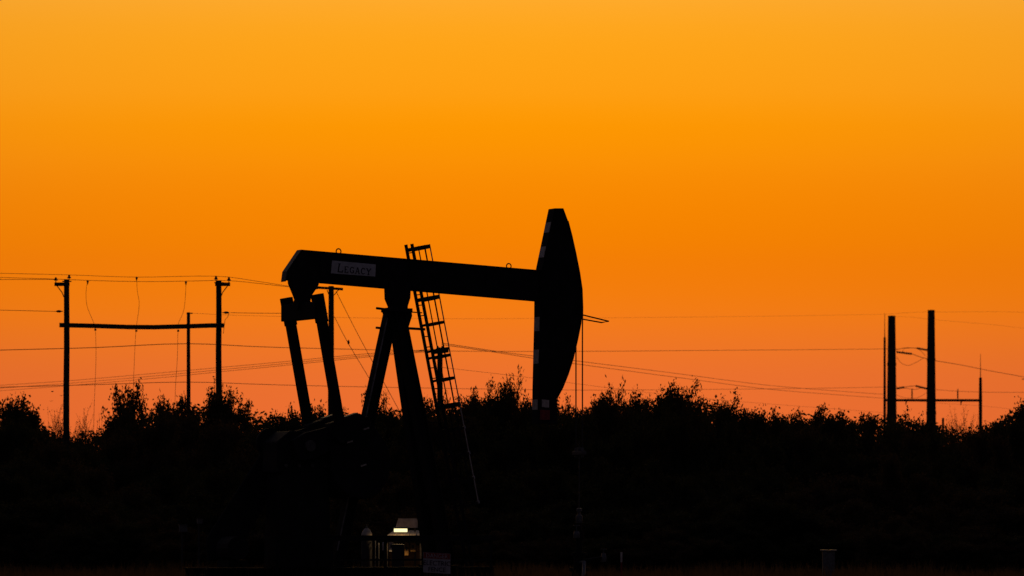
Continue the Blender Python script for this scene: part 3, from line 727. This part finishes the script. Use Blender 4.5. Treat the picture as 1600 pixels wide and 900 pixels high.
# ---------------- substation gantry behind the steel poles
YG = 440.0
def gantry():
    c = W(1457, HZ, YG); c.z = 0; r = empty('substation_gantry', c)
    tag(r, 'slender two-post gantry with lightning masts behind the steel poles', 'gantry')
    for px, ym, yt, rr in ((1382.3, 527, 489, 0.115), (1532, 590, 553, 0.15)):
        b = W(px, HZ, YG)-c; b.z = 0
        p = MB().tube([b, W(px, 625, YG)-c, W(px, ym, YG)-c], [rr*1.35, rr*1.2, rr], 10).build('post', 'corten', r)
        MB().tube([W(px, ym, YG)-c, W(px, yt, YG)-c], 0.05, 6, r2=0.02).build('mast', 'steel', p)
    MB().bar(W(1383, 625.3, YG)-c, W(1532, 625.6, YG)-c, (0,0.15,0), (0,0,0.13)).build('crossbeam', 'corten', r)
    for px, y0, y1 in ((1425, 623, 607), (1496.5, 623, 607.5)):
        MB().tube([W(px, y0, YG)-c, W(px, (y0+y1)/2, YG)-c, W(px, y1, YG)-c], [0.07, 0.075, 0.05], 8).build('post_insulator', 'porc', r)
    for px in (1416, 1502):
        MB().tube([W(px, 627, YG)-c, W(px-0.8, 633, YG)-c], [0.09, 0.03], 8).build('hanger', 'porc', r)
gantry()
r, p, top, c = single_pole('short stub pole between the steel pole and the bare twigs', 1473.5, 653, 330.0, 0.1, 0.09)

# ------------------------------------------------------------------ trees and brush
def quads(pts, size, rng, elong=2.0, dirs=None):
    n = len(pts)
    a = rng.normal(size=(n, 3)); 
    if dirs is not None: a = a*0.7+dirs*1.2
    a /= np.linalg.norm(a, axis=1)[:, None]
    b = rng.normal(size=(n, 3)); b -= a*(a*b).sum(1)[:, None]; b /= np.linalg.norm(b, axis=1)[:, None]
    s = size*rng.uniform(0.6, 1.4, n)[:, None]
    a = a*s*0.5*math.sqrt(elong); b = b*s*0.5/math.sqrt(elong)
    v = np.stack([pts-a, pts-a*0.1+b, pts+a, pts-a*0.1-b], 1).reshape(-1, 3)
    return v
def mesh_quads(name, v, material):
    n = len(v)//4
    me = bpy.data.meshes.new(name)
    me.vertices.add(len(v)); me.vertices.foreach_set('co', v.astype(np.float32).ravel())
    me.loops.add(n*4); me.loops.foreach_set('vertex_index', np.arange(n*4, dtype=np.int32))
    me.polygons.add(n); me.polygons.foreach_set('loop_start', np.arange(0, n*4, 4, dtype=np.int32))
    me.update(calc_edges=True); me.materials.append(M[material])
    return me

KIND = dict(
    #        stems lean  len   levels  kids  up    leaf  per_twig size elong
    dense =dict(stems=6, lean=0.62, seg=0.36, levels=3, kids=(5,4,4), up=0.25, per=44, size=0.082, el=1.9, spread=0.12, dirk=0.3),
    feather=dict(stems=8, lean=0.52, seg=0.38, levels=3, kids=(6,5,3), up=0.5, per=46, size=0.066, el=2.4, spread=0.10, dirk=1.0),
    open_ =dict(stems=4, lean=0.75, seg=0.42, levels=3, kids=(4,4,3), up=0.15, per=40, size=0.066, el=2.1, spread=0.09, dirk=0.3),
    bare  =dict(stems=15, lean=0.42, seg=0.42, levels=3, kids=(6,5,4), up=0.7, per=4, size=0.045, el=2.6, spread=0.05, dirk=0.5),
)
def make_tree(kind, seed):
    k = KIND[kind]; rng = np.random.default_rng(seed); rd = random.Random(seed)
    wood = MB(); tips = []; tdirs = []
    H = 6.0
    def grow(p, d, L, r, lev):
        n = 4; pts = [p.copy()]; q = p.copy(); dd = d.copy()
        for i in range(n):
            dd = (dd+Vector((rd.gauss(0, .17), rd.gauss(0, .17), rd.gauss(0, .12)+k['up']*0.12))).normalized()
            q = q+dd*(L/n); pts.append(q.copy())
        wood.tube(pts, r, 5 if lev < 2 else 3, r2=r*0.45, caps=False)
        if lev >= k['levels']:
            for t in range(1, n+1):
                tips.append(tuple(pts[t])); tdirs.append(tuple(dd))
            return
        if lev == k['levels']-1:
            tips.append(tuple(pts[-1])); tdirs.append(tuple(dd))
        nk = k['kids'][lev]
        for j in range(nk):
            t = 0.3+0.7*(j+rd.random()*0.8)/nk; i = min(int(t*n), n-1); f = t*n-i
            b = pts[i].lerp(pts[i+1], min(f, 1.0))
            ad = (pts[i+1]-pts[i]).normalized()
            side = Vector((rd.gauss(0, 1), rd.gauss(0, 1), rd.gauss(0, 0.6))); side -= ad*side.dot(ad); side.normalize()
            nd = (ad*rd.uniform(0.5, 1.0)+side*rd.uniform(0.5, 1.0)+Vector((0,0,k['up']*0.5))).normalized()
            grow(b, nd, L*rd.uniform(0.48, 0.72), max(r*0.5, 0.012), lev+1)
    for s in range(k['stems']):
        a = 2*math.pi*(s+rd.random()*0.6)/k['stems']; ln = k['lean']*rd.uniform(0.5, 1.2)
        d = Vector((math.cos(a)*ln, math.sin(a)*ln, 1)).normalized()
        grow(Vector((math.cos(a)*0.12, math.sin(a)*0.12, 0.0)), d, H*k['seg']*rd.uniform(0.75, 1.2), 0.085 if kind != 'bare' else 0.04, 0)
    tp = np.array(tips); td = np.array(tdirs)
    n = len(tp)*k['per']
    idx = np.repeat(np.arange(len(tp)), k['per'])
    keep = rng.uniform(0.5, 1.0, len(tp))[idx] > rng.uniform(0, 1, n)*0.9
    idx = idx[keep]
    pts = tp[idx]+rng.normal(size=(len(idx), 3))*k['spread']
    v = quads(pts, k['size'], rng, k['el'], td[idx]*k['dirk'])
    zs = np.percentile(pts[:, 2], 99.97); xs = (np.percentile(pts[:, 0], 97)-np.percentile(pts[:, 0], 3))/2
    xc = (np.percentile(pts[:, 0], 97)+np.percentile(pts[:, 0], 3))/2
    wm = bpy.data.meshes.new(kind+'_wood'); wm.from_pydata([(x-xc*min(z/2.0, 1), y, z) for x, y, z in wood.v], [], wood.f); wm.update(); wm.materials.append(M['bark'])
    v[:, 0] -= xc*np.minimum(v[:, 2]/2.0, 1)
    return dict(wood=wm, leaf=mesh_quads(kind+'_leaves', v, 'leaf' if seed % 2 else 'leaf_dry'), h=zs, w=xs, n=len(pts))
VAR = {kd: [make_tree(kd, 10*i+7+j) for j in range(nv)] for i, (kd, nv) in enumerate((('dense', 5), ('feather', 4), ('open_', 3), ('bare', 2)))}
TRI = sum(t['n']*2+len(t['wood'].polygons)*2 for l in VAR.values() for t in l)
print('tree variant tris', TRI)

def plant(name, cat, label, kd, vi, px, topy, hw, Y, group=None, rz=None):
    t = VAR[kd][vi % len(VAR[kd])]
    c = W(px, HZ, Y); c.z = 0
    h = EYE+(HZ-topy)*Y/F; s = h/t['h']; sw = 1.42*hw*Y/F/t['w']
    sw = min(max(sw, 0.55*s), 1.9*s)
    r = empty(name, c, rz if rz is not None else 0.0)
    r.scale = (sw, sw, s)
    tag(r, label, cat, group)
    for nm, me in (('trunk', t['wood']), ('crown', t['leaf'])):
        o = bpy.data.objects.new(nm, me); COL.objects.link(o); o.parent = r
    return r
G1 = 'mesquite trees along the skyline'
SKY_TREES = [
 # px, top, halfwidth, Y, kind, variant, rz, label
 (8, 627, 30, 190, 'dense', 0, 0.0, 'dense dark mesquite cut by the left photo edge'),
 (42, 624, 19, 194, 'dense', 1, 1.0, 'round dark mesquite left of the first frame pole'),
 (88, 644, 22, 205, 'bare', 0, 0.0, 'bare twiggy shrub just left of the first frame pole'),
 (132, 632, 34, 210, 'bare', 1, 0.6, 'hazy bare shrub just right of the first frame pole'),
 (170, 634, 14, 196, 'open_', 0, 0.0, 'small ragged mesquite between frame pole and big open tree'),
 (206, 650, 12, 188, 'dense', 2, 0.4, 'low bush filling the dip left of the big open tree'),
 (238, 618, 26, 196, 'dense', 3, 2.0, 'left lobe of mesquite under the crossbeam of the frame'),
 (272, 602, 42, 194, 'open_', 1, 0.0, 'tall open mesquite under the right end of the crossbeam'),
 (300, 612, 32, 193, 'dense', 1, 2.7, 'dark bushy mesquite around the foot of the thin pole'),
 (325, 592, 42, 198, 'open_', 2, 1.2, 'tallest open mesquite between thin pole and right frame pole'),
 (386, 603, 30, 200, 'open_', 0, 2.6, 'see-through leaning mesquite right of the right frame pole'),
 (412, 640, 16, 186, 'dense', 4, 0.0, 'small dark bush at the foot of the see-through mesquite'),
 (430, 646, 24, 188, 'dense', 3, 0.3, 'little dark mesquite between see-through tree and far pitman arm'),
 (458, 634, 30, 190, 'dense', 1, 2.2, 'rounded mesquite left of the far pitman arm'),
 (497, 640, 22, 192, 'dense', 2, 1.4, 'low mesquite seen between the two pitman arms'),
 (552, 622, 30, 195, 'feather', 0, 0.0, 'feathery bush between pitman arm and rear post leg'),
 (608, 616, 24, 195, 'dense', 0, 2.4, 'bush seen through the A of the post legs'),
 (655, 626, 20, 198, 'dense', 3, 0.8, 'bush showing between post leg and ladder'),
 (730, 602, 20, 186, 'feather', 1, 0.0, 'feathery plume bush just right of the ladder cage'),
 (756, 606, 16, 184, 'dense', 2, 0.9, 'second, rounder bush right of the ladder'),
 (783, 592, 24, 186, 'feather', 3, 0.3, 'tallest feathery bush midway between ladder and horsehead'),
 (818, 604, 20, 188, 'dense', 0, 1.8, 'bush against the back of the horsehead tip'),
 (858, 625, 24, 190, 'dense', 4, 1.1, 'bush hidden behind the horsehead tip'),
 (886, 626, 16, 188, 'feather', 2, 2.4, 'small pointed bush under the bridle cables'),
 (918, 622, 18, 186, 'dense', 1, 2.0, 'bush just right of the bridle cables'),
 (955, 606, 22, 188, 'feather', 3, 1.5, 'peaked feathery bush right of the thin stick'),
 (992, 614, 20, 190, 'dense', 0, 0.7, 'rounded bush mid right of the pumpjack'),
 (1030, 606, 24, 188, 'dense', 2, 0.4, 'broad round mesquite left of the highest right plume'),
 (1063, 602, 18, 190, 'feather', 1, 1.1, 'plume mesquite with the highest tip right of the pumpjack'),
 (1098, 608, 22, 188, 'dense', 3, 2.7, 'bushy mesquite before the treeline steps down'),
 (1132, 620, 20, 190, 'dense', 2, 0.2, 'mesquite on the shoulder where the treeline drops'),
 (1160, 640, 20, 186, 'dense', 0, 1.9, 'see-through bush with specks of sky right of the shoulder'),
 (1196, 636, 18, 190, 'open_', 1, 0.9, 'small open bush in the low part of the treeline'),
 (1178, 644, 20, 189, 'dense', 3, 2.5, 'round low bush just past the step in the treeline'),
 (1246, 646, 20, 190, 'dense', 4, 1.2, 'round low bush left of the leaning sprig bush'),
 (1324, 648, 20, 191, 'dense', 1, 0.7, 'round low bush midway along the low treeline'),
 (1396, 650, 18, 190, 'dense', 3, 2.2, 'low bush hiding the foot of the left steel pole'),
 (1224, 642, 18, 188, 'dense', 1, 0.4, 'little bush between two open bushes right of center'),
 (1270, 640, 18, 190, 'open_', 2, 0.2, 'open leaning sprig bush rising above the low treeline'),
 (1302, 654, 20, 192, 'dense', 3, 1.4, 'low bush right of the leaning sprig bush'),
 (1344, 648, 22, 190, 'dense', 4, 2.1, 'low bush left of the gantry post'),
 (1374, 650, 18, 194, 'open_', 0, 1.7, 'ragged low bush at the gantry post foot'),
 (1420, 645, 22, 192, 'dense', 2, 2.8, 'bush between the feet of the steel poles'),
 (1458, 660, 20, 190, 'dense', 0, 0.9, 'low bush at the foot of the tall steel pole'),
 (1490, 640, 12, 240, 'bare', 0, 1.0, 'bare upright twigs just right of the tall steel pole'),
 (1518, 642, 14, 240, 'bare', 1, 2.0, 'bare twigs left of the right gantry post'),
 (1512, 672, 24, 188, 'dense', 1, 2.9, 'lowest bush in the notch before the right edge trees'),
 (1545, 656, 22, 190, 'feather', 1, 0.5, 'bush climbing right of the gantry post'),
 (1572, 638, 20, 190, 'dense', 3, 0.1, 'rising mesquite near the right photo edge'),
 (1602, 620, 26, 190, 'dense', 4, 0.6, 'tall dark mesquite cut by the right photo edge'),
]
for px, ty, hw, Y, kd, vi, rz, lab in SKY_TREES:
    plant('mesquite_tree', 'tree' if HZ-ty > 190 else 'bush', lab, kd, vi, px, ty, hw, Y, G1, rz)

PROF = [(-60,645),(0,642),(55,648),(72,676),(100,686),(150,684),(170,668),(200,664),(220,648),(300,640),(350,650),(420,655),(440,658),(500,662),(560,655),(620,648),(680,650),(720,640),(790,632),(840,640),(900,646),(960,636),(1060,628),(1120,634),(1150,652),(1200,658),(1260,658),(1340,661),(1400,658),(1460,668),(1510,684),(1545,668),(1575,654),(1600,640),(1660,630)]
# closer rows of brush: dark, nothing in the photo tells one from the next
rd = random.Random(11)
for row, (Y, top, step, lo, hi) in enumerate(((176, 688, 62, 676, 700), (158, 725, 74, 708, 745), (146, 775, 86, 762, 792), (139, 830, 58, 806, 846))):
    px = -30+row*17
    while px < 1640:
        ty = rd.uniform(lo, hi) if row else max(float(np.interp(px+q, [p[0] for p in PROF], [p[1] for p in PROF])) for q in (-45, -25, 0, 25, 45))+rd.uniform(0, 14)
        plant('brush', 'bush', ('dark brush lost in shadow just under the skyline trees', 'dark mid-height brush in the shadowed thicket behind the pumpjack', 'low dark brush at the foot of the shadowed thicket', 'knee-high scrub tuft along the bottom of the dark thicket')[row],
              'dense', rd.randrange(5), px, ty, step*0.72, Y+rd.uniform(-5, 5)*(1 if row < 3 else 0.4), ('back row of shadowed brush', 'middle row of shadowed brush', 'front row of shadowed brush', 'scrub tufts along the bottom')[row], rd.uniform(0, 6.28))
        px += step*rd.uniform(0.8, 1.2)

# thin bare stick poking out of the brush
o = MB().tube([(0,0,0),(0.02,0,4.0),(0,0,W(0, 612, 188).z)], 0.03, 6, r2=0.018).build('dead_stick', 'bark')
c = W(953, HZ, 186); c.z = 0; o.location = c
tag(o, 'thin upright dead stick poking above the brush right of the bridle', 'stick')

# distant thicket that closes the view under the skyline (reads as one mass)
def thicket():
    rng = np.random.default_rng(5); n = 275000; Y = rng.uniform(202, 232, n)
    x = rng.uniform(-0.18, 0.18, n)*Y
    px = x/Y*F+800
    jag = 7*np.sin(px*0.11+np.floor(Y/6)*1.7)+5*np.sin(px*0.27+np.floor(Y/6)*2.9)+4*np.sin(px*0.73+Y)
    top = 1.7+(HZ-(np.interp(px, [p[0] for p in PROF], [p[1] for p in PROF])+1+jag))*Y/F
    z = rng.uniform(0, 1, n)**0.75*top
    p = np.stack([x, Y, z], 1)
    me = mesh_quads('thicket', quads(p, 0.15, rng, 1.8), 'leaf')
    o = bpy.data.objects.new('thicket', me); COL.objects.link(o)
    tag(o, 'unbroken dark thicket closing the view behind the brush', 'thicket', kind='stuff')
thicket()

# dry grass on the pad in front of the brush
def grass():
    rng = np.random.default_rng(9); n = 42000
    Y = rng.uniform(116, 172, n); x = rng.uniform(-0.135, 0.135, n)*Y
    cl = 0.5+0.5*np.sin(x*0.9+np.sin(Y*0.5)*2)*np.sin(Y*0.35+x*0.2)
    h = rng.uniform(0.15, 0.5, n)*(0.6+0.8*cl)
    lean = rng.normal(size=(n, 2))*0.14
    w = rng.uniform(0.006, 0.014, n)
    b0 = np.stack([x-w, Y, np.zeros(n)], 1); b1 = np.stack([x+w, Y, np.zeros(n)], 1)
    t1 = np.stack([x+lean[:, 0]+w*0.2, Y+lean[:, 1], h], 1); t0 = np.stack([x+lean[:, 0]-w*0.2, Y+lean[:, 1], h], 1)
    me = mesh_quads('grass', np.stack([b0, b1, t1, t0], 1).reshape(-1, 3), 'grass')
    o = bpy.data.objects.new('grass', me); COL.objects.link(o)
    tag(o, 'dry grass along the bottom in front of the brush', 'grass', kind='stuff')
grass()

# ------------------------------------------------------------------ birds near the left pole
def bird(px, py, s, rz, lab):
    c = W(px, py, 230.0); r = empty('bird', c, rz); tag(r, lab, 'bird', 'tiny birds by the left frame pole'); r.scale = (s, s, s)
    MB().tube([(-0.13,0,0),(-0.06,0,0.01),(0.02,0,0.015),(0.08,0,0.02),(0.12,0,0.03)], [0.01,0.035,0.045,0.03,0.008], 8).build('body', 'bird', r, smooth=True)
    for s_ in (-1, 1):
        MB().prism([(0.05,0.02*s_,0.02),(0.03,0.16*s_,0.07),(-0.03,0.25*s_,0.05),(-0.03,0.12*s_,0.03),(-0.04,0.02*s_,0.015)], (0,0,0), (0,0,0.006)).build('wing', 'bird', r)
for px, py, s, rz, lab in ((82, 612, 0.62, 0.4, 'largest tiny bird just left of the first frame pole'), (96, 618.5, 0.45, 1.2, 'tiny bird touching the left side of the first frame pole'),
                           (80, 627, 0.45, 2.0, 'lowest tiny bird left of the first frame pole'), (37, 612.5, 0.4, 0.8, 'tiny bird under the wires nearest the left edge'), (187, 633, 0.6, 2.4, 'tiny bird above the small ragged mesquite')):
    bird(px, py, s, rz, lab)
